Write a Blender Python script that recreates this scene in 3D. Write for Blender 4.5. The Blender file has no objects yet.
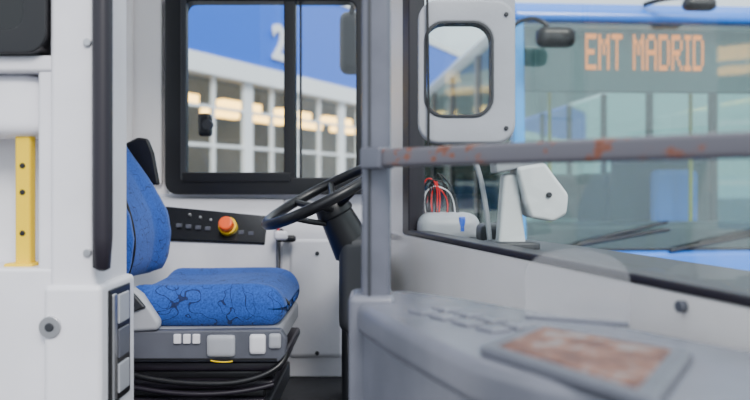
import bpy, bmesh, math, random
from mathutils import Vector, Matrix
random.seed(4)
S=bpy.context.scene
COL=S.collection
# ------------------------------------------------------------ materials
def mat(name,col,rough=0.5,metal=0.0,noise=0.0,nscale=20.0,bump=0.0,coat=0.0,spec=0.5,sheen=0):
    m=bpy.data.materials.new(name); m.use_nodes=True
    nt=m.node_tree; b=nt.nodes['Principled BSDF']
    b.inputs['Base Color'].default_value=(*col,1); b.inputs['Roughness'].default_value=rough
    b.inputs['Metallic'].default_value=metal; b.inputs['Coat Weight'].default_value=coat
    b.inputs['Specular IOR Level'].default_value=spec
    if noise or bump:
        tc=nt.nodes.new('ShaderNodeTexCoord'); n=nt.nodes.new('ShaderNodeTexNoise')
        n.inputs['Scale'].default_value=nscale; n.inputs['Detail'].default_value=6
        nt.links.new(tc.outputs['Object'],n.inputs['Vector'])
        if noise:
            r=nt.nodes.new('ShaderNodeValToRGB')
            r.color_ramp.elements[0].position=.3; r.color_ramp.elements[1].position=.7
            r.color_ramp.elements[0].color=(*[c*(1-noise) for c in col],1)
            r.color_ramp.elements[1].color=(*[min(1,c*(1+noise*.4)) for c in col],1)
            nt.links.new(n.outputs['Fac'],r.inputs['Fac']); nt.links.new(r.outputs['Color'],b.inputs['Base Color'])
        if bump:
            n2=nt.nodes.new('ShaderNodeTexNoise'); n2.inputs['Scale'].default_value=nscale*14
            nt.links.new(tc.outputs['Object'],n2.inputs['Vector'])
            bp=nt.nodes.new('ShaderNodeBump'); bp.inputs['Strength'].default_value=bump; bp.inputs['Distance'].default_value=.002
            nt.links.new(n2.outputs['Fac'],bp.inputs['Height']); nt.links.new(bp.outputs['Normal'],b.inputs['Normal'])
    return m
def emis(name,col,st):
    m=bpy.data.materials.new(name); m.use_nodes=True; b=m.node_tree.nodes['Principled BSDF']
    b.inputs['Base Color'].default_value=(*col,1)
    b.inputs['Emission Color'].default_value=(*col,1); b.inputs['Emission Strength'].default_value=st
    return m
def glassm(name,tint,gloss=.08,diff=0.0,dcol=(.8,.85,.85)):
    m=bpy.data.materials.new(name); m.use_nodes=True; nt=m.node_tree
    for n in list(nt.nodes): nt.nodes.remove(n)
    o=nt.nodes.new('ShaderNodeOutputMaterial'); t=nt.nodes.new('ShaderNodeBsdfTransparent'); t.inputs['Color'].default_value=(*tint,1)
    g=nt.nodes.new('ShaderNodeBsdfGlossy'); g.inputs['Roughness'].default_value=.03
    mx=nt.nodes.new('ShaderNodeMixShader'); mx.inputs[0].default_value=gloss
    nt.links.new(t.outputs[0],mx.inputs[1]); nt.links.new(g.outputs[0],mx.inputs[2])
    d=nt.nodes.new('ShaderNodeBsdfDiffuse'); d.inputs['Color'].default_value=(*dcol,1)
    m2=nt.nodes.new('ShaderNodeMixShader'); m2.inputs[0].default_value=diff
    nt.links.new(mx.outputs[0],m2.inputs[1]); nt.links.new(d.outputs[0],m2.inputs[2])
    nt.links.new(m2.outputs[0],o.inputs['Surface'])
    return m
def rustmat(name,base,rust,thr,scale,rough=.45,metal=.0):
    m=mat(name,base,rough,metal); nt=m.node_tree; b=nt.nodes['Principled BSDF']
    tc=nt.nodes.new('ShaderNodeTexCoord'); n=nt.nodes.new('ShaderNodeTexNoise'); n.inputs['Scale'].default_value=scale; n.inputs['Detail'].default_value=9; n.inputs['Roughness'].default_value=.65
    nt.links.new(tc.outputs['Object'],n.inputs['Vector'])
    r=nt.nodes.new('ShaderNodeValToRGB'); e=r.color_ramp.elements
    e[0].position=thr; e[0].color=(*base,1); e[1].position=thr+.03; e[1].color=(*rust,1)
    x=e.new(min(.99,thr+.14)); x.color=(rust[0]*.45,rust[1]*.35,rust[2]*.35,1)
    nt.links.new(n.outputs['Fac'],r.inputs['Fac']); nt.links.new(r.outputs['Color'],b.inputs['Base Color'])
    return m
WHITE=mat('white_panel',(.74,.73,.78),.33,noise=.10,nscale=5)
WARM=mat('warm_white_panel',(.86,.82,.80),.33,noise=.06,nscale=4)
LGREY=mat('light_grey_plastic',(.36,.37,.41),.42,noise=.1,nscale=8,bump=.15)
VGREY=mat('validator_grey',(.66,.67,.69),.4)
CABG=mat('cab_lining',(.68,.68,.73),.40,noise=.12,nscale=5,bump=.2)
GREY=mat('grey_moulding',(.145,.15,.185),.27,noise=.18,nscale=9,bump=.1)
MGREY=mat('mid_grey_plastic',(.09,.095,.12),.38,noise=.1,nscale=20)
DGREY=mat('dark_grey_plastic',(.020,.022,.028),.45)
BLACK=mat('black_plastic',(.005,.005,.007),.36)
RUBBER=mat('black_rubber',(.012,.009,.016),.42)
GLOSSB=mat('gloss_black_panel',(.006,.007,.01),.25)
YEL=mat('yellow_paint',(.85,.56,.0),.38)
STEEL=mat('steel',(.5,.5,.52),.3,.9)
POSTM=mat('post_metal',(.13,.135,.17),.27,.3,noise=.2,nscale=12)
BARM=rustmat('worn_bar_paint',(.11,.105,.125),(.20,.07,.04),.56,26,.30,.15)
TRAYM=rustmat('rusted_tray',(.19,.165,.16),(.21,.085,.05),.42,24,.5)
FLOORM=mat('cab_floor_rubber',(.02,.02,.024),.7,noise=.3,nscale=30)
ASPH=mat('asphalt',(.13,.13,.135),.85,noise=.3,nscale=6)
RED=mat('red_wire',(.7,.02,.02),.4); BLUEW=mat('blue_connector',(.02,.1,.6),.4)
ORANGE=mat('orange_button',(.9,.10,.01),.35)
GLASS=glassm('clear_glass',(.95,.98,.98),.04)
GLASS2=glassm('windscreen_glass',(.95,.98,.97),.05)
TGLASS=glassm('tinted_glass',(.06,.06,.07),.06)
ACRY=glassm('clear_acrylic',(.95,.95,.96),.05,.10,(.8,.8,.82))
BUSG=glassm('bus_windscreen_glass',(.72,.87,.85),.13,.0)
BLUEB=mat('bus_blue_paint',(.01,.20,.85),.25,coat=.5)
SKYB=mat('bus_light_blue_paint',(.05,.36,.85),.25,coat=.5)
BUSW=mat('bus_white_paint',(.82,.88,.92),.3,coat=.4)
FBLUE=mat('fascia_blue',(.004,.13,.72),.5); FWHITE=mat('facade_white',(.86,.88,.90),.5)
def fabric():
    m=mat('blue_velour',(.01,.09,.55),.85); nt=m.node_tree; b=nt.nodes['Principled BSDF']
    b.inputs['Sheen Weight'].default_value=.25; b.inputs['Sheen Tint'].default_value=(.35,.5,.9,1)
    tc=nt.nodes.new('ShaderNodeTexCoord')
    cur=None
    for sc,(a,w) in ((12,(.5,.0065)),(17,(.46,.006))):
        nn=nt.nodes.new('ShaderNodeTexNoise'); nn.inputs['Scale'].default_value=sc; nn.inputs['Detail'].default_value=1.0
        nt.links.new(tc.outputs['Object'],nn.inputs['Vector'])
        s=nt.nodes.new('ShaderNodeMath'); s.operation='SUBTRACT'; s.inputs[1].default_value=a; nt.links.new(nn.outputs['Fac'],s.inputs[0])
        ab=nt.nodes.new('ShaderNodeMath'); ab.operation='ABSOLUTE'; nt.links.new(s.outputs[0],ab.inputs[0])
        g=nt.nodes.new('ShaderNodeMath'); g.operation='GREATER_THAN'; g.inputs[1].default_value=w; nt.links.new(ab.outputs[0],g.inputs[0])
        if cur is None: cur=g
        else:
            mm=nt.nodes.new('ShaderNodeMath'); mm.operation='MULTIPLY'; nt.links.new(cur.outputs[0],mm.inputs[0]); nt.links.new(g.outputs[0],mm.inputs[1]); cur=mm
    r=nt.nodes.new('ShaderNodeValToRGB'); e=r.color_ramp.elements
    e[0].position=0; e[0].color=(.004,.016,.09,1); e[1].position=1; e[1].color=(.012,.075,.38,1)
    nt.links.new(cur.outputs[0],r.inputs['Fac'])
    n=nt.nodes.new('ShaderNodeTexNoise'); n.inputs['Scale'].default_value=190; n.inputs['Detail'].default_value=6
    nt.links.new(tc.outputs['Object'],n.inputs['Vector'])
    r2=nt.nodes.new('ShaderNodeValToRGB'); r2.color_ramp.elements[0].position=.35; r2.color_ramp.elements[0].color=(.6,.6,.6,1); r2.color_ramp.elements[1].position=.65; r2.color_ramp.elements[1].color=(1.2,1.2,1.2,1)
    nt.links.new(n.outputs['Fac'],r2.inputs['Fac'])
    mu=nt.nodes.new('ShaderNodeMixRGB'); mu.blend_type='MULTIPLY'; mu.inputs[0].default_value=1
    nt.links.new(r.outputs['Color'],mu.inputs[1]); nt.links.new(r2.outputs['Color'],mu.inputs[2])
    nt.links.new(mu.outputs[0],b.inputs['Base Color'])
    bp=nt.nodes.new('ShaderNodeBump'); bp.inputs['Strength'].default_value=.3; bp.inputs['Distance'].default_value=.0015
    nt.links.new(n.outputs['Fac'],bp.inputs['Height']); nt.links.new(bp.outputs['Normal'],b.inputs['Normal'])
    return m
FAB=fabric()
# ------------------------------------------------------------ helpers
def E(name,loc=(0,0,0)):
    o=bpy.data.objects.new(name,None); o.empty_display_size=.05; COL.objects.link(o); o.location=loc
    bpy.context.view_layer.update(); return o
def par(o,parent):
    if parent:
        o.parent=parent; o.matrix_parent_inverse=Matrix.Translation(-parent.location) if parent.rotation_euler.z==0 else Matrix.Identity(4)
def fin(name,bm,m,parent=None,smooth=True,bevel=0,seg=3,M=None):
    me=bpy.data.meshes.new(name)
    bmesh.ops.recalc_face_normals(bm,faces=bm.faces[:])
    bm.to_mesh(me); bm.free()
    if M is not None: me.transform(M)
    me.materials.append(m)
    o=bpy.data.objects.new(name,me); COL.objects.link(o)
    par(o,parent)
    if bevel:
        b=o.modifiers.new('b','BEVEL'); b.width=bevel; b.segments=seg; b.limit_method='ANGLE'; b.angle_limit=.6
    if smooth:
        for p in me.polygons: p.use_smooth=True
        if bevel:
            w=o.modifiers.new('w','WEIGHTED_NORMAL')
    return o
def box(name,x0,x1,y0,y1,z0,z1,m,parent=None,bevel=.004,seg=3,M=None):
    bm=bmesh.new(); bmesh.ops.create_cube(bm,size=1)
    for v in bm.verts: v.co=Vector(((x0+x1)/2+v.co.x*(x1-x0),(y0+y1)/2+v.co.y*(y1-y0),(z0+z1)/2+v.co.z*(z1-z0)))
    return fin(name,bm,m,parent,bevel>0,bevel,seg,M)
def slab(name,p,q,z0,z1,th,m,parent=None,bevel=.004,off=0):
    p=Vector(p);q=Vector(q);d=(q-p);L=d.length;d.normalize();n=Vector((-d.y,d.x))
    bm=bmesh.new(); bmesh.ops.create_cube(bm,size=1)
    for v in bm.verts:
        a=p+d*(v.co.x+.5)*L+n*(off+(v.co.y)*th); v.co=Vector((a.x,a.y,z0+(v.co.z+.5)*(z1-z0)))
    return fin(name,bm,m,parent,bevel>0,bevel,3)
def prism(name,pts,a0,a1,axis,m,parent=None,bevel=.004,seg=3,M=None):
    f={'x':lambda p,a:(a,p[0],p[1]),'y':lambda p,a:(p[0],a,p[1]),'z':lambda p,a:(p[0],p[1],a)}[axis]
    bm=bmesh.new(); A=[bm.verts.new(f(p,a0)) for p in pts]; B=[bm.verts.new(f(p,a1)) for p in pts]
    bm.faces.new(A); bm.faces.new(B[::-1]); n=len(pts)
    for i in range(n): bm.faces.new((A[i],A[(i+1)%n],B[(i+1)%n],B[i]))
    return fin(name,bm,m,parent,bevel>0,bevel,seg,M)
def cyl(name,p,q,r,m,parent=None,r2=None,n=32,bevel=0):
    p=Vector(p);q=Vector(q);d=q-p
    bm=bmesh.new(); bmesh.ops.create_cone(bm,cap_ends=True,segments=n,radius1=r,radius2=r if r2 is None else r2,depth=d.length)
    M=Matrix.Translation((p+q)/2)@d.to_track_quat('Z','Y').to_matrix().to_4x4()
    for v in bm.verts: v.co=M@v.co
    return fin(name,bm,m,parent,True,bevel or .0015,2)
def tube(name,pts,r,m,parent=None,cyclic=False):
    cu=bpy.data.curves.new(name,'CURVE'); cu.dimensions='3D'; cu.bevel_depth=r; cu.bevel_resolution=5; cu.use_fill_caps=True
    sp=cu.splines.new('NURBS'); sp.points.add(len(pts)-1)
    for i,p in enumerate(pts): sp.points[i].co=(*p,1)
    sp.order_u=min(4,len(pts)); sp.use_endpoint_u=not cyclic; sp.use_cyclic_u=cyclic; sp.resolution_u=10
    cu.materials.append(m); o=bpy.data.objects.new(name,cu); COL.objects.link(o)
    par(o,parent)
    return o
def rounded(name,c,dims,r,m,parent=None,n=14,fn=None,M=None):
    bm=bmesh.new(); bmesh.ops.create_cube(bm,size=2)
    bmesh.ops.subdivide_edges(bm,edges=bm.edges[:],cuts=n,use_grid_fill=True)
    h=Vector(dims)/2
    for v in bm.verts:
        p=Vector((v.co.x*h.x,v.co.y*h.y,v.co.z*h.z))
        q=Vector([max(-(h[i]-r),min(h[i]-r,p[i])) for i in range(3)])
        d=p-q
        if d.length>1e-7: p=q+d.normalized()*r
        if fn: p=fn(p,h)
        v.co=p+Vector(c)
    return fin(name,bm,m,parent,True,0,3,M)
def rrect(x0,x1,z0,z1,r,n=6):
    out=[]
    for cx,cz,a in ((x1-r,z1-r,0),(x0+r,z1-r,90),(x0+r,z0+r,180),(x1-r,z0+r,270)):
        for i in range(n+1):
            t=math.radians(a+90*i/n); out.append((cx+r*math.cos(t),cz+r*math.sin(t)))
    return out
def frame(name,outer,inner,y0,y1,m,parent=None,bevel=.003):
    bm=bmesh.new(); n=len(outer)
    L=[[bm.verts.new((p[0],y,p[1])) for p in lp] for y in (y0,y1) for lp in (outer,inner)]
    o0,i0,o1,i1=L
    for k in range(n):
        j=(k+1)%n
        bm.faces.new((o0[k],o0[j],i0[j],i0[k])); bm.faces.new((o1[k],i1[k],i1[j],o1[j]))
        bm.faces.new((o0[k],o1[k],o1[j],o0[j])); bm.faces.new((i0[k],i0[j],i1[j],i1[k]))
    return fin(name,bm,m,parent,True,bevel,2)

# ------------------------------------------------------------ rear cab partition
W=E('wall_rear',(-.7,1.6,0))
box('column',-.652,-.56,1.5,1.70,-.3,2.3,WHITE,W,.012)
box('lower_panel',-1.3,-.648,1.512,1.70,-.3,.832,WHITE,W,.008)
box('cross_band',-1.3,-.648,1.51,1.70,1.228,1.262,WHITE,W,.008)
box('niche_edge',-.682,-.648,1.515,1.70,.82,1.24,WHITE,W,.008)
box('niche_back',-1.3,-.66,1.66,1.70,.8,1.25,CABG,W,.0)
rounded('niche_hood',(-.99,1.60,1.165),(.62,.13,.13),.025,WHITE,W)
box('base_step',-.66,-.545,1.49,1.705,-.3,.80,WHITE,W,.012)
for (x,z) in ((-.574,1.285),(-.574,.865)):
    cyl('screw',(x,1.502,z),(x,1.493,z),.008,STEEL,W)
cyl('lock_ring',(-.645,1.514,.718),(-.645,1.485,.718),.022,STEEL,W)
cyl('lock_core',(-.645,1.49,.718),(-.645,1.482,.718),.009,DGREY,W)
WP=E('window_1',(-.95,1.55,1.6))
frame('frame',rrect(-1.3,-.654,1.262,2.2,.04),rrect(-1.26,-.70,1.31,2.15,.03),1.49,1.56,BLACK,WP)
box('pane',-1.27,-.69,1.52,1.53,1.30,2.16,TGLASS,WP,0)
box('blind_panel',-1.3,-.66,1.62,1.64,1.262,2.2,MGREY,WP,0)
G=E('rubber_door_gasket',(-.54,1.48,1.4))
rounded('strip',(-.538,1.482,1.52),(.036,.04,1.38),.017,RUBBER,G,n=20)
rounded('lip',(-.553,1.492,1.52),(.012,.03,1.37),.005,DGREY,G,n=16)
H=E('yellow_grab_handle',(-.737,1.56,.95))
box('grip',-.748,-.715,1.555,1.585,.83,1.12,YEL,H,.007)
box('foot',-.766,-.706,1.545,1.60,.828,.838,YEL,H,.004)
for z in (1.04,.985,.90): cyl('hole',(-.731,1.558,z),(-.731,1.553,z),.006,BLACK,H)
tube('cable',[(-.70,1.60,.83),(-.698,1.57,.87),(-.694,1.6,.95)],.002,BLACK,H)
V=E('door_hinge_plate',(-.545,1.6,.68))
box('back_plate',-.547,-.541,1.53,1.66,.545,.785,BLACK,V,.004)
for i in range(3):
    z=.562+i*.073; box('slot_cover',-.542,-.536,1.575,1.64,z,z+.062,LGREY if i!=1 else MGREY,V,.006)
box('rail',-.542,-.535,1.54,1.56,.555,.775,STEEL,V,.003)
CE=E('unseen_ceiling',(-.7,2.4,2.33))  # unseen partial bus roof, added to darken the cab against the outside
box('unseen_cab_ceiling',-2.2,.10,1.45,3.08,2.3,2.36,CABG,CE,0)
CL=E('added_fill_lamp',(-.35,2.3,2.28))  # unseen glowing panel, added as fill light to brighten the cab
box('fill_lamp_base',-.65,-.05,2.2,2.4,2.275,2.30,WHITE,CL,.004)
box('fill_panel',-.62,-.08,2.22,2.38,2.262,2.277,emis('fill_panel_glow',(.92,.96,1.0),14),CL,.004)

# ------------------------------------------------------------ side wall with driver window
Y=3.0
SW=E('wall_side',(-.4,3.04,.6))
box('below_window',-2.2,.10,Y,Y+.08,-.3,.965,CABG,SW,.0)
box('left_of_window',-2.2,-.83,Y,Y+.08,.965,2.3,WARM,SW,0)
box('above_window',-.83,.10,Y,Y+.08,1.74,2.3,CABG,SW,0)
box('corner_pillar',.0,.10,Y,Y+.08,.2,2.3,CABG,SW,0)
T1=E('trim_1',(-.9,2.97,1.5))
box('lining_strip',-1.1,-.845,Y-.03,Y,1.0,2.3,WARM,T1,.01)
box('lining_strip_b',-2.0,-.955,Y-.055,Y-.03,1.0,2.3,WARM,T1,.012)
WN=E('window_2',(-.4,3.0,1.3))
frame('outer_frame',rrect(-.828,.01,.962,1.79,.05),rrect(-.752,-.075,1.03,1.725,.035),Y-.05,Y+.03,BLACK,WN,.006)
box('centre_stile',-.36,-.314,Y-.045,Y+.02,1.0,1.74,BLACK,WN,.006)
box('slider_bottom_rail',-.76,-.33,Y-.06,Y-.02,1.012,1.05,BLACK,WN,.005)
box('slider_left_stile',-.765,-.742,Y-.055,Y-.015,1.02,1.74,DGREY,WN,.005)
box('fixed_bottom_rail',-.32,-.05,Y-.045,Y,1.0,1.03,BLACK,WN,.005)
box('inner_line',-.30,-.292,Y-.02,Y,1.03,1.73,DGREY,WN,.001)
box('slider_pane',-.75,-.35,Y-.03,Y-.025,1.03,1.73,GLASS,WN,0)
box('fixed_pane',-.32,-.06,Y,Y+.005,1.02,1.73,GLASS,WN,0)
rounded('latch',(-.665,Y-.06,1.235),(.05,.05,.09),.012,BLACK,WN,n=8)
cyl('latch_knob',(-.652,Y-.09,1.235),(-.652,Y-.06,1.235),.02,DGREY,WN)
EM=E('exterior_mirror',(-.12,3.6,1.65))
rounded('housing',(-.115,3.6,1.68),(.11,.09,.30),.04,BLACK,EM)
tube('arm',[(-.115,3.6,1.8),(-.10,3.5,1.9),(-.03,3.2,1.92),(.0,3.09,1.9)],.014,BLACK,EM)

LG=E('side_ledge',(-.5,2.9,.6))
def ledge(name,x0,x1,prof0,prof1,m,parent,bev=.01):
    bm=bmesh.new(); A=[bm.verts.new((x0,*p)) for p in prof0]; B=[bm.verts.new((x1,*p)) for p in prof1]
    bm.faces.new(A); bm.faces.new(B[::-1]); n=len(A)
    for i in range(n): bm.faces.new((A[i],A[(i+1)%n],B[(i+1)%n],B[i]))
    return fin(name,bm,m,parent,True,bev,3)
ledge('ledge_body',-1.2,-.36,[(2.998,.96),(2.87,.925),(2.80,.79),(2.84,.26),(2.998,.26)],[(2.998,.95),(2.87,.885),(2.80,.77),(2.84,.26),(2.998,.26)],CABG,LG)
ledge('front_body',-.36,-.0,[(2.998,.95),(2.90,.90),(2.86,.82),(2.88,.26),(2.998,.26)],[(2.998,.92),(2.90,.87),(2.86,.80),(2.88,.26),(2.998,.26)],CABG,LG)
box('moulded_panel',-.33,-.12,2.855,2.90,.34,.80,CABG,LG,.02,4)
box('seam',-.368,-.36,2.79,2.85,.3,.86,MGREY,LG,.002)
for z in (.36,.74): cyl('panel_screw',(-.22,2.857,z),(-.22,2.848,z),.008,DGREY,LG)
CN=E('switch_console',(-.58,2.83,.85))
ledge('panel',-.80,-.41,[(2.868,.915),(2.86,.92),(2.79,.80),(2.80,.79)],[(2.868,.878),(2.86,.883),(2.79,.785),(2.80,.775)],GLOSSB,CN,.004)
for i in range(7):
    x=-.735+i*.036+(.09 if i>3 else 0)
    if x>-.44: continue
    z=.865-.04*(x+.77)/.36
    box('switch',x-.010,x+.010,2.805,2.83,z-.02,z-.005,MGREY,CN,.003)
for i in range(3):
    x=-.70+i*.04; cyl('indicator',(x,2.845,.885-.01*i),(x,2.83,.89-.01*i),.005,STEEL,CN)
EB=E('emergency_stop_button',(-.55,2.80,.846))
cyl('collar',(-.55,2.83,.835),(-.55,2.79,.85),.034,YEL,EB)
cyl('cap',(-.55,2.80,.845),(-.55,2.755,.862),.027,ORANGE,EB,bevel=.008)
cyl('stem',(-.55,2.80,.845),(-.55,2.765,.858),.018,RED,EB)
SK=E('gear_selector_lever',(-.35,2.75,.8))
tube('stem',[(-.33,2.86,.79),(-.335,2.8,.80),(-.345,2.76,.83)],.010,BLACK,SK)
rounded('knob',(-.345,2.75,.815),(.05,.035,.035),.012,WHITE,SK,n=8)
rounded('collar',(-.33,2.80,.80),(.07,.04,.025),.01,BLACK,SK,n=8)
tube('red_lead',[(-.36,2.76,.82),(-.35,2.75,.86),(-.34,2.77,.87)],.004,RED,SK)

FL=E('floor',(0,2,0))
box('cab_platform',-1.4,.05,1.72,3.0,.16,.26,FLOORM,FL,.0)
box('aisle_floor',-1.4,-.56,.9,1.72,-.1,0,FLOORM,FL,0)
box('step_floor',-.56,.8,.55,2.2,-.32,-.28,FLOORM,FL,0)

# ------------------------------------------------------------ driver seat
ST=E('driver_seat',(-.43,2.33,.26))
def cushfn(p,h):
    sx=(p.x)/h.x; sy=abs(p.y/h.y)
    if p.z>0:
        p.z+= .020*max(0,(sy-.55)/.45)*(1 if sy<.9 else (1-(sy-.9)/.1*.6)) - .006
        p.z-= .03*max(0,sx-.55)**2*4
        p.z+= .010*math.sin(sx*3.0)*(1-sy)
    p.y*= 1-.05*max(0,sx)
    return p
rounded('cushion',(-.480,2.345,.655),(.45,.50,.115),.048,FAB,ST,n=26,fn=cushfn)
tube('piping_near',[(-.66,2.20,.702),(-.5,2.20,.705),(-.37,2.20,.703),(-.28,2.20,.69),(-.25,2.20,.65)],.004,BLACK,ST)
DX=-.130
def backx(t):
    pts=[(0,-.625),(.12,-.598),(.28,-.588),(.42,-.600),(.6,-.645),(.8,-.70),(1,-.745)]
    for (a,xa),(b,xb) in zip(pts,pts[1:]):
        if a<=t<=b:
            k=(t-a)/(b-a); return xa+(xb-xa)*k+DX
    return pts[-1][1]+DX
def backrest(name,y0,y1,zb,zt,th,bol,m,dx=0):
    bm=bmesh.new(); NT,NS=28,24; F=[];B=[]
    for i in range(NT+1):
        t=i/NT; rf=[];rb=[]
        for j in range(NS+1):
            s=-1+2*j/NS; yc=(y0+y1)/2
            w=(y1-y0)/2*(1-.22*max(0,(t-.55)/.45)**2)
            edge=max(abs(s)-.86,0)/.14; et=max(max(.05-t,0)/.05, max(t-.93,0)/.07)
            rnd=(1-math.sqrt(max(0,1-min(1,edge*edge+et*et))))*.05
            x=backx(t)+dx+bol*max(0,(abs(s)-.5)/.5)**.8*math.sin(min(1,(1-t)*1.6)*math.pi/2)-rnd
            z=zb+(zt-zb)*t
            rf.append(bm.verts.new((x,yc+s*w,z))); rb.append(bm.verts.new((backx(t)+dx-th+rnd*.6,yc+s*w,z)))
        F.append(rf);B.append(rb)
    for i in range(NT):
        for j in range(NS):
            bm.faces.new((F[i][j],F[i][j+1],F[i+1][j+1],F[i+1][j])); bm.faces.new((B[i][j],B[i+1][j],B[i+1][j+1],B[i][j+1]))
        bm.faces.new((F[i][0],F[i+1][0],B[i+1][0],B[i][0])); bm.faces.new((F[i][NS],B[i][NS],B[i+1][NS],F[i+1][NS]))
    for j in range(NS):
        bm.faces.new((F[0][j],B[0][j],B[0][j+1],F[0][j+1])); bm.faces.new((F[NT][j],F[NT][j+1],B[NT][j+1],B[NT][j]))
    return fin(name,bm,m,ST)
backrest('backrest',2.12,2.57,.70,1.20,.10,.035,FAB)
backrest('backrest_shell',2.14,2.60,.66,1.22,.06,.0,BLACK,-.085)
tube('backrest_piping',[(-.60+DX,2.20,.72),(-.567+DX,2.20,.80),(-.575+DX,2.20,.90),(-.63+DX,2.21,1.02),(-.69+DX,2.23,1.13)],.004,BLACK,ST)
prism('belt_guide',[(-.87,1.14),(-.82,1.165),(-.785,1.16),(-.765,1.11),(-.745,1.00),(-.80,1.00)],2.585,2.61,'y',BLACK,ST,.008)
box('pan_side',-.72,-.265,2.085,2.60,.535,.60,LGREY,ST,.016,4)
prism('control_shroud',[(-.74,.512),(-.265,.512),(-.247,.53),(-.243,.575),(-.26,.602),(-.62,.598),(-.74,.60)],2.065,2.10,'y',MGREY,ST,.006)
for (a,b,c,d,mm) in ((-.462,-.384,.528,.588,LGREY),(-.345,-.300,.535,.59,WHITE),(-.292,-.258,.55,.592,LGREY)):
    rounded('lever_cover',((a+b)/2,2.062,(c+d)/2),(b-a,.018,d-c),.008,mm,ST,n=6)
for i in range(3): box('button',-.553+i*.026,-.533+i*.026,2.056,2.07,.564,.59,WHITE,ST,.003)
prism('recliner_cover',[(-.76,.59),(-.595,.60),(-.59,.625),(-.64,.70),(-.68,.73),(-.76,.735)],2.055,2.09,'y',LGREY,ST,.012)
prism('recliner_cap',[(-.73,.69),(-.66,.705),(-.625,.665),(-.71,.635)],2.045,2.06,'y',DGREY,ST,.006)
box('shroud_groove',-.70,-.27,2.060,2.068,.518,.523,BLACK,ST,.0)
for i in range(5):
    z=.50-i*.026; w=.0 if i%2 else .012
    box('bellows_fold',-.70-w,-.27+w-.012*i,2.10-w,2.58+w,z-.02,z+.010,BLACK if i%2 else RUBBER,ST,.01)
box('base_frame',-.69,-.29,2.09,2.56,.34,.40,DGREY,ST,.006)
prism('base_slope',[(-.76,.262),(-.32,.262),(-.32,.33),(-.35,.345),(-.76,.345)],2.07,2.55,'y',BLACK,ST,.006)
tube('hose',[(-.70,2.06,.49),(-.6,2.05,.462),(-.45,2.05,.455),(-.34,2.05,.46),(-.25,2.07,.50),(-.25,2.1,.53)],.009,BLACK,ST)
tube('cable_yellow',[(-.45,2.055,.519),(-.42,2.05,.513),(-.39,2.055,.517)],.002,YEL,ST)
tube('hose_b',[(-.70,2.07,.45),(-.55,2.05,.42),(-.4,2.05,.42),(-.28,2.07,.45)],.007,RUBBER,ST)

# ------------------------------------------------------------ steering wheel
SWH=E('steering_wheel',(-.16,2.3,.97))
n=Vector((-.44,-.13,.88)).normalized(); R=n.to_track_quat('Z','Y').to_matrix().to_4x4(); C=Vector((-.152,2.3,.974))
bm=bmesh.new(); N1,N2=64,14; rr,r2=.20,.0165; ring=[]
for i in range(N1):
    a=2*math.pi*i/N1; row=[]
    for j in range(N2):
        b=2*math.pi*j/N2; row.append(bm.verts.new(((rr+r2*math.cos(b))*math.cos(a),(rr+r2*math.cos(b))*math.sin(a),r2*math.sin(b))))
    ring.append(row)
for i in range(N1):
    for j in range(N2): bm.faces.new((ring[i][j],ring[(i+1)%N1][j],ring[(i+1)%N1][(j+1)%N2],ring[i][(j+1)%N2]))
MW=Matrix.Translation(C)@R
fin('rim',bm,BLACK,SWH,M=MW)
for a in (20,160,200,340):
    a=math.radians(a)
    p=MW@Vector((.04*math.cos(a),.04*math.sin(a),-.045)); q=MW@Vector((.195*math.cos(a),.195*math.sin(a),0))
    tube('spoke',[p,(p+q)/2-n*.004,q],.011,BLACK,SWH)
cyl('hub',C-n*.075,C-n*.025,.06,BLACK,SWH,.05,bevel=.01)
SC=E('steering_column',(-.08,2.33,.6))
cyl('upper_shroud',C-n*.07,C-n*.20,.052,BLACK,SC,.065)
tube('stalk',[C-n*.11,C-n*.10+Vector((-.08,-.06,0)),C-n*.08+Vector((-.13,-.08,.0))],.009,BLACK,SC)
rounded('column_cover',(-.055,2.33,.70),(.11,.14,.30),.03,DGREY,SC)
cyl('shaft',(-.055,2.33,.58),(-.04,2.38,.26),.035,BLACK,SC)
box('pedal_box',-.11,.03,2.45,2.7,.26,.75,DGREY,SC,.02)

# ------------------------------------------------------------ glazed front frame
LP=lambda y:(.783-.2676*y,y)
FF=E('wall_front',(.4,1.5,.5))
slab('sill_panel',LP(2.71),LP(.1),.25,.842,.05,WARM,FF,.012)
slab('pillar',LP(2.71),LP(2.49),.80,2.3,.05,WARM,FF,.01)
slab('outer_apron',LP(2.7),LP(.1),-.2,.25,.05,WHITE,FF,.0)
W3=E('window_3',(.4,1.5,1.4))
slab('bottom_gasket',LP(2.48),LP(.1),.838,.855,.056,RUBBER,W3,.005)
slab('left_gasket',LP(2.49),LP(2.42),.84,2.3,.056,RUBBER,W3,.006)
slab('pane',LP(2.44),LP(.1),.852,2.3,.006,GLASS2,W3,0)
for i in range(2):
    x,y=LP(1.12-.3*i); cyl('fixing_bolt',(x-.035,y-.01,.82),(x-.015,y-.004,.82),.009,MGREY,FF)

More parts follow.
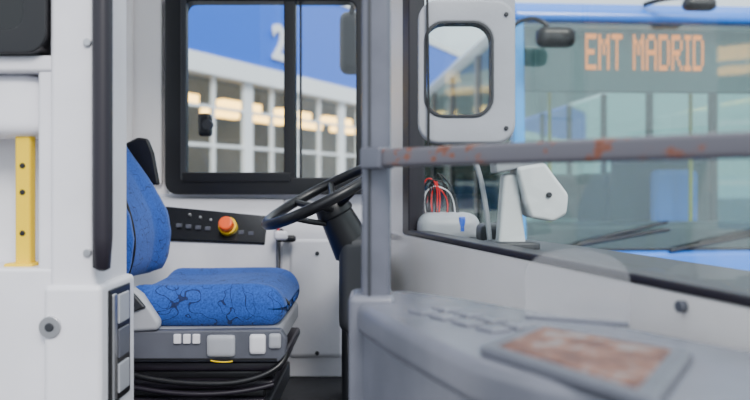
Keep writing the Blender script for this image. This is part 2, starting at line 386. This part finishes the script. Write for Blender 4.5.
DS=E('dashboard',(.5,2,.8))
prism('shelf',[(LP(2.65)[0]+.04,2.65),(LP(.3)[0]+.04,.3),(LP(.3)[0]+.35,.3),(LP(2.0)[0]+.33,2.0),(LP(2.65)[0]+.25,2.65)],.70,.835,'z',DGREY,DS,.012)
rounded('instrument_hump',(.235,2.45,.860),(.20,.18,.10),.04,LGREY,DS)
rounded('instrument_hump_b',(.15,2.66,.93),(.12,.12,.10),.04,MGREY,DS)
box('dash_box',.265,.285,2.36,2.40,.85,.90,BLUEW,DS,.004)
rounded('dash_lump',(.36,2.25,.855),(.10,.14,.06),.02,DGREY,DS,n=8)
WR=E('wiring_bundle',(.2,2.5,.95))
for k in range(11):
    x0=.16+random.random()*.03; pts=[(x0,2.46,.90)]
    x1=.19+random.random()*.09; top=1.0+random.random()*.05
    pts+=[(x0-.01+random.uniform(-.01,.02),2.45,.96),(x0+random.uniform(-.01,.03),2.44+random.random()*.05,top),((x0+x1)/2,2.45,top+random.uniform(-.03,.01)),(x1+random.uniform(-.02,.02),2.45,.98+random.uniform(-.03,.03)),(x1,2.46,.89)]
    tube('wire',pts,.0024,[RED,BLACK,DGREY,BLACK,BLACK,WHITE,RED,BLACK,RED,DGREY,BLACK][k],WR)
TM=E('ticket_validator',(.42,1.98,.95))
prism('head',[(.362,1.045),(.435,1.058),(.497,.975),(.492,.925),(.458,.905),(.40,.915),(.385,.955)],1.92,2.04,'y',VGREY,TM,.010,4)
prism('head_top',[(.31,1.06),(.36,1.068),(.43,1.07),(.435,1.056),(.362,1.04),(.312,1.03)],1.93,2.03,'y',LGREY,TM,.006)
prism('stand',[(.335,1.03),(.372,1.03),(.392,.86),(.395,.838),(.318,.838),(.322,.86)],1.95,2.01,'y',VGREY,TM,.010)
cyl('pivot',(.445,1.925,.975),(.445,1.912,.975),.007,DGREY,TM)
rounded('base',(.36,1.98,.843),(.13,.12,.02),.006,DGREY,TM,n=6)
tube('support_pipe',[(.27,2.02,1.06),(.285,2.02,1.03),(.30,2.02,.95),(.31,2.02,.84)],.007,LGREY,TM)

HP=E('mirror_bracket_panel',(.2,1.74,1.3))
outer=rrect(.0995,.322,1.095,1.425,.045); inner=rrect(.115,.268,1.158,1.372,.045)
frame('hoop',outer,inner,1.715,1.745,LGREY,HP,.009)
prism('hoop_arm',[(.24,1.40),(.322,1.38),(.322,2.3),(.27,2.3),(.26,1.45)],1.7205,1.7445,'y',LGREY,HP,.004)
frame('inner_seal',rrect(.112,.271,1.155,1.375,.045),rrect(.118,.265,1.161,1.369,.042),1.711,1.75,DGREY,HP,.001)
box('hoop_pane',.113,.270,1.731,1.735,1.156,1.374,GLASS,HP,0)
tube('hanging_cable',[(.118,1.705,1.5),(.12,1.705,1.3),(.124,1.705,1.1),(.12,1.705,1.08)],.003,BLACK,HP)
for (x,z) in ((.30,1.13),(.30,1.39)): cyl('hoop_screw',(x,1.716,z),(x,1.710,z),.005,DGREY,HP)

# ------------------------------------------------------------ grey post, bar, counter
HR=E('handrail',(.1,1.2,1.0))
box('post',-.023,.027,1.28,1.34,-.3,2.3,POSTM,HR,.010,4)
box('post_trim',-.012,-.007,1.276,1.282,.8,2.3,DGREY,HR,.001)
slab('bar',(-.010,1.283),(.75,.503),1.030,1.060,.030,BARM,HR,.006)
slab('bar_bracket',(-.014,1.283),(.02,1.248),1.027,1.063,.036,POSTM,HR,.004)
CT=E('entrance_counter',(.3,1,.4))
poly=[(-.040,1.36),(-.035,1.29),(.02,1.10),(.108,.86),(.17,.77),(.26,.69),(.6,.49),(.70,.60),(.60,.76),(.455,.92),(.264,1.20),(.14,1.36),(.05,1.44)]
prism('top',poly,.745,.80,'z',GREY,CT,.016,5)
ctr=Vector((.3,1.0)); poly2=[tuple(ctr+(Vector(p)-ctr)*.965) for p in poly]
prism('body',poly2,-.28,.752,'z',GREY,CT,.008)
box('corner_column',-.045,.035,1.27,1.37,-.28,.812,GREY,CT,.012)
slab('service_flap_gap',(.105,.858),(.255,.687),.45,.735,.010,BLACK,CT,.008,off=-.002)
slab('service_flap',(.112,.849),(.25,.692),.46,.728,.016,GREY,CT,.008,off=-.004)
slab('service_flap_b',(.27,.685),(.5,.552),.46,.722,.012,MGREY,CT,.008,off=-.006)
TR=E('rusty_coin_tray',(.24,.86,.8))
q=[(.122,.885),(.222,1.03),(.365,.858),(.245,.655)]
prism('rim',q,.797,.811,'z',MGREY,TR,.008)
c2=Vector((.238,.857)); prism('worn_plate',[tuple(c2+(Vector(p)-c2)*.80) for p in q],.806,.8125,'z',TRAYM,TR,.002)
KP=E('counter_keypad',(.12,1.07,.8))
d=Vector((.13,-.21)).normalized(); nn=Vector((-d.y,d.x))
for i in range(4):
    for j in range(2):
        p=Vector((.065,1.19))+d*(i*.055)+nn*(j*.045)
        slab('key',tuple(p),tuple(p+d*.040),.798,.805,.034,GREY,KP,.003)
AC=E('acrylic_guard',(.3,1.15,.85))
pts=[(-.075,0),(.075,0)]+[(.075*math.cos(t),.065+.042*math.sin(t)) for t in [math.pi*k/14 for k in range(15)]]
Mx=Matrix.Translation((.295,1.10,.80))@Matrix.Rotation(math.radians(-25),4,'Z')
prism('plate',[(p[0],p[1]*1.0) for p in pts],-.002,.002,'y',ACRY,AC,0,M=Mx)
box('foot',-.075,.075,-.006,.006,-.002,.005,GREY,AC,.002,M=Mx)

# ------------------------------------------------------------ second bus outside
B=E('bus',(1.12,6.0,-.6)); B.rotation_euler.z=math.radians(4); bpy.context.view_layer.update()
def Bx(name,x0,x1,y0,y1,z0,z1,m,bev=.02): return box(name,x0,x1,y0,y1,z0,z1,m,B,bev)
Wd=2.5; Ln=9.0
Bx('skirt',0,Wd,.05,Ln,.28,1.02,BLUEB,.06)
Bx('bumper',-.01,Wd+.01,-.10,.3,.25,.62,BLUEB,.08)
prism('front_fascia',[(.05,.6),(.05,1.10),(-.05,1.06),(-.10,.85),(-.10,.6)],.0,Wd,'x',BLUEB,B,.03)
Bx('white_beltline',-.004,Wd+.004,.3,Ln,1.02,1.12,BUSW,.01)
Bx('roof',0,Wd,.12,Ln,2.90,3.1,BUSW,.1)
prism('front_dome',[(.4,2.90),(.4,3.12),(.14,3.10),(.03,3.0),(.03,2.93)],0,Wd,'x',BLUEB,B,.03)
for x in (0,Wd-.09):
    prism('a_pillar',[(-.02,1.08),(.12,1.08),(.20,2.98),(.06,2.98)],x,x+.09,'x',SKYB,B,.02)
for x0 in (0,Wd-.06):
    for y in (1.5,3.0,4.5,6.0,7.5,8.9):
        Bx('window_pillar',x0,x0+.06,y,y+.10,1.1,2.9,BLACK,.005)
    Bx('side_glass',x0+.02,x0+.03,.2,Ln,1.1,2.88,BUSG,0)
Bx('interior_floor',.1,2.4,.3,8.9,.85,.9,MGREY,0)
Bx('rear_wall',.02,2.48,8.9,9.0,.9,2.9,DGREY,0)
Bx('interior_dash',.15,2.35,.12,.6,.9,1.28,DGREY,.05)
prism('windscreen',[(.0,1.08),(.02,1.08),(.10,2.96),(.08,2.96)],.08,Wd-.08,'x',BUSG,B,0)
Bx('windscreen_base_seal',.04,Wd-.04,-.03,.05,1.05,1.09,BLACK,.01)
SG=mat('display_backing',(.09,.14,.16),.5)
Bx('destination_box',.14,2.36,.22,.30,2.38,2.92,SG,.01)
F={'E':["11111","10000","10000","11110","10000","10000","11111"],'M':["10001","11011","10101","10101","10001","10001","10001"],
'T':["11111","00100","00100","00100","00100","00100","00100"],' ':["000"]*7,'A':["01110","10001","10001","11111","10001","10001","10001"],
'D':["11110","10001","10001","10001","10001","10001","11110"],'R':["11110","10001","10001","11110","10100","10010","10001"],'I':["111","010","010","010","010","010","111"]}
LED=emis('amber_led',(1.0,.20,.0),3.6)
LED.node_tree.nodes['Principled BSDF'].inputs['Base Color'].default_value=(.1,.02,0,1)
bm=bmesh.new(); cx=0; px,pz=.0185,.043
for ch in "EMT MADRID":
    g=F[ch]
    for r,row in enumerate(g):
        for c,b in enumerate(row):
            if b=='1':
                x=.66+(cx+c)*px; z=2.84-r*pz
                vs=[bm.verts.new((x+a*px*.52,.205,z+e*pz*.49)) for a,e in ((-1,-1),(1,-1),(1,1),(-1,1))]
                bm.faces.new(vs)
    cx+=len(g[0])+1
fin('led_letters',bm,LED,B,False)
LAMP=mat('headlamp_lens',(.75,.8,.85),.1,coat=1)
for x in (.32,2.18):
    rounded('headlamp',(x,-.09,.78),(.38,.08,.16),.035,LAMP,B,n=8)
for s in ((.25,1.25),(1.25,2.3)):
    tube('wiper_arm',[(s[0],-.06,1.07),((s[0]+s[1])/2,-.05,1.17),(s[1],-.04,1.24)],.016,BLACK,B)
    tube('wiper_blade',[(s[0]+.25,-.045,1.13),(s[1],-.02,1.30)],.012,BLACK,B)
rounded('mirror_head',(.24,-.28,2.73),(.30,.14,.16),.06,BLACK,B,n=10)
tube('mirror_arm',[(-.02,.08,2.86),(.0,-.2,2.90),(.12,-.28,2.92),(.2,-.28,2.78)],.018,BLACK,B)
rounded('mirror_head_b',(1.42,-.2,3.02),(.26,.12,.10),.045,BLACK,B,n=10)
tube('mirror_arm_b',[(1.1,.08,3.08),(1.2,-.15,3.10),(1.4,-.2,3.08)],.02,BLACK,B)
rounded('side_mirror',(2.66,-.25,2.1),(.22,.16,.42),.06,BLACK,B,n=10)
tube('side_mirror_arm',[(2.45,.08,2.9),(2.66,-.15,2.9),(2.66,-.25,2.3)],.02,BLACK,B)
for x in (.55,1.9): Bx('driver_partition',x,x+.03,.9,.94,.9,2.8,YEL,.01)
Bx('cab_bulkhead',1.35,2.35,1.4,1.45,.9,2.0,DGREY,.01)
Bx('driver_seat_back',1.65,2.1,1.1,1.25,1.1,1.75,BLUEB,.06)
for y in (2.6,3.5,4.6,5.6):
    for x in (.2,1.75): Bx('passenger_seat',x,x+.5,y,y+.12,1.0,1.75,DGREY,.05)
for x in (.02,2.24):
    for y in (2.2,7.0):
        cyl('wheel',(x,y,.48),(x+.24,y,.48),.48,RUBBER,B,n=40)
        cyl('wheel_disc',(x-.01,y,.48),(x+.25,y,.48),.26,STEEL,B,n=32)

# ------------------------------------------------------------ depot building
D=E('depot_building',(-2,24,-.6))
s=Vector((.447,.894)); G0=Vector((-4.66,18.9)); nrm=Vector((-s.y,s.x))
def FP(t,o=0): p=G0+s*t+nrm*o; return (p.x,p.y)
slab('fascia',FP(-14),FP(50),4.35,7.1,.4,FBLUE,D,.0)
slab('fascia_cap',FP(-14),FP(50),7.1,7.4,.5,FWHITE,D,0)
slab('cornice',FP(-14),FP(50),3.85,4.35,.5,FWHITE,D,0)
slab('plinth',FP(-14),FP(50),-.6,.25,.3,FWHITE,D,0)
slab('glazing',FP(-14),FP(50),.2,3.9,.02,GLASS,D,0)
t=-14
k=0
while t<50:
    wide=.40 if k%4==0 else .08
    slab('mullion',FP(t),FP(t+wide),-.6,3.9,.12,FWHITE,D,0); t+=1.35; k+=1
for z in (1.0,2.0,3.0): slab('transom',FP(-14),FP(50),z,z+.08,.10,FWHITE,D,0)
IW=mat('depot_interior',(.18,.21,.25),.7,noise=.5,nscale=.5)
slab('interior_wall',FP(-14,9),FP(50,9),-.6,6.4,.2,IW,D,0)
slab('interior_roof',FP(-14,4.6),FP(50,4.6),5.6,5.7,8.6,IW,D,0)
slab('interior_blue_gate',FP(-14,6),FP(50,6),-.6,1.2,.1,FBLUE,D,0)
LW=emis('warm_lamp',(1.0,.55,.13),9)
for i in range(16):
    slab('strip_light',FP(-12+i*3.2,2.2),FP(-10.0+i*3.2,2.2),3.40,3.68,.3,LW,D,0)
    slab('strip_light',FP(-12+i*3.2,5.5),FP(-10.0+i*3.2,5.5),3.6,3.85,.3,LW,D,0)
tx=bpy.data.curves.new('bay_number','FONT'); tx.body='2'; tx.size=1.4; tx.extrude=.03; tx.offset=.04; tx.materials.append(FWHITE); tx.align_x='CENTER'
to=bpy.data.objects.new('bay_number',tx); COL.objects.link(to)
p=FP(3.6,-.24); to.location=(p[0]+.02,p[1],4.7); to.rotation_euler=(math.radians(90),0,math.radians(63.4))
to.parent=D; to.matrix_parent_inverse=Matrix.Translation(-D.location)
GR=box('ground',-60,70,-20,90,-.75,-.6,ASPH,None,0)

# ------------------------------------------------------------ light
w=bpy.data.worlds.new('World'); S.world=w; w.use_nodes=True; nt=w.node_tree
bg=nt.nodes['Background']
tc=nt.nodes.new('ShaderNodeTexCoord'); sp=nt.nodes.new('ShaderNodeSeparateXYZ'); r=nt.nodes.new('ShaderNodeValToRGB')
e=r.color_ramp.elements; e[0].position=.0; e[0].color=(.54,.61,.69,1); e[1].position=.5; e[1].color=(.86,.93,1.0,1)
nt.links.new(tc.outputs['Generated'],sp.inputs[0]); nt.links.new(sp.outputs['Z'],r.inputs['Fac']); nt.links.new(r.outputs[0],bg.inputs['Color'])
bg.inputs['Strength'].default_value=2.15
sl=bpy.data.lights.new('sun','SUN'); sl.energy=3.4; sl.angle=.35; sl.color=(1,.96,.91)
so=bpy.data.objects.new('sun',sl); COL.objects.link(so); so.rotation_euler=(math.radians(48),math.radians(24),0)
# ------------------------------------------------------------ camera
cd=bpy.data.cameras.new('camera'); cam=bpy.data.objects.new('camera',cd); COL.objects.link(cam)
cam.location=(0,0,1.0); cam.rotation_euler=(math.radians(90),0,0)
cd.lens=36; cd.sensor_width=36; cd.shift_y=-.02; cd.clip_start=.02
cd.dof.use_dof=True; cd.dof.focus_distance=2.05; cd.dof.aperture_fstop=2.4
S.camera=cam
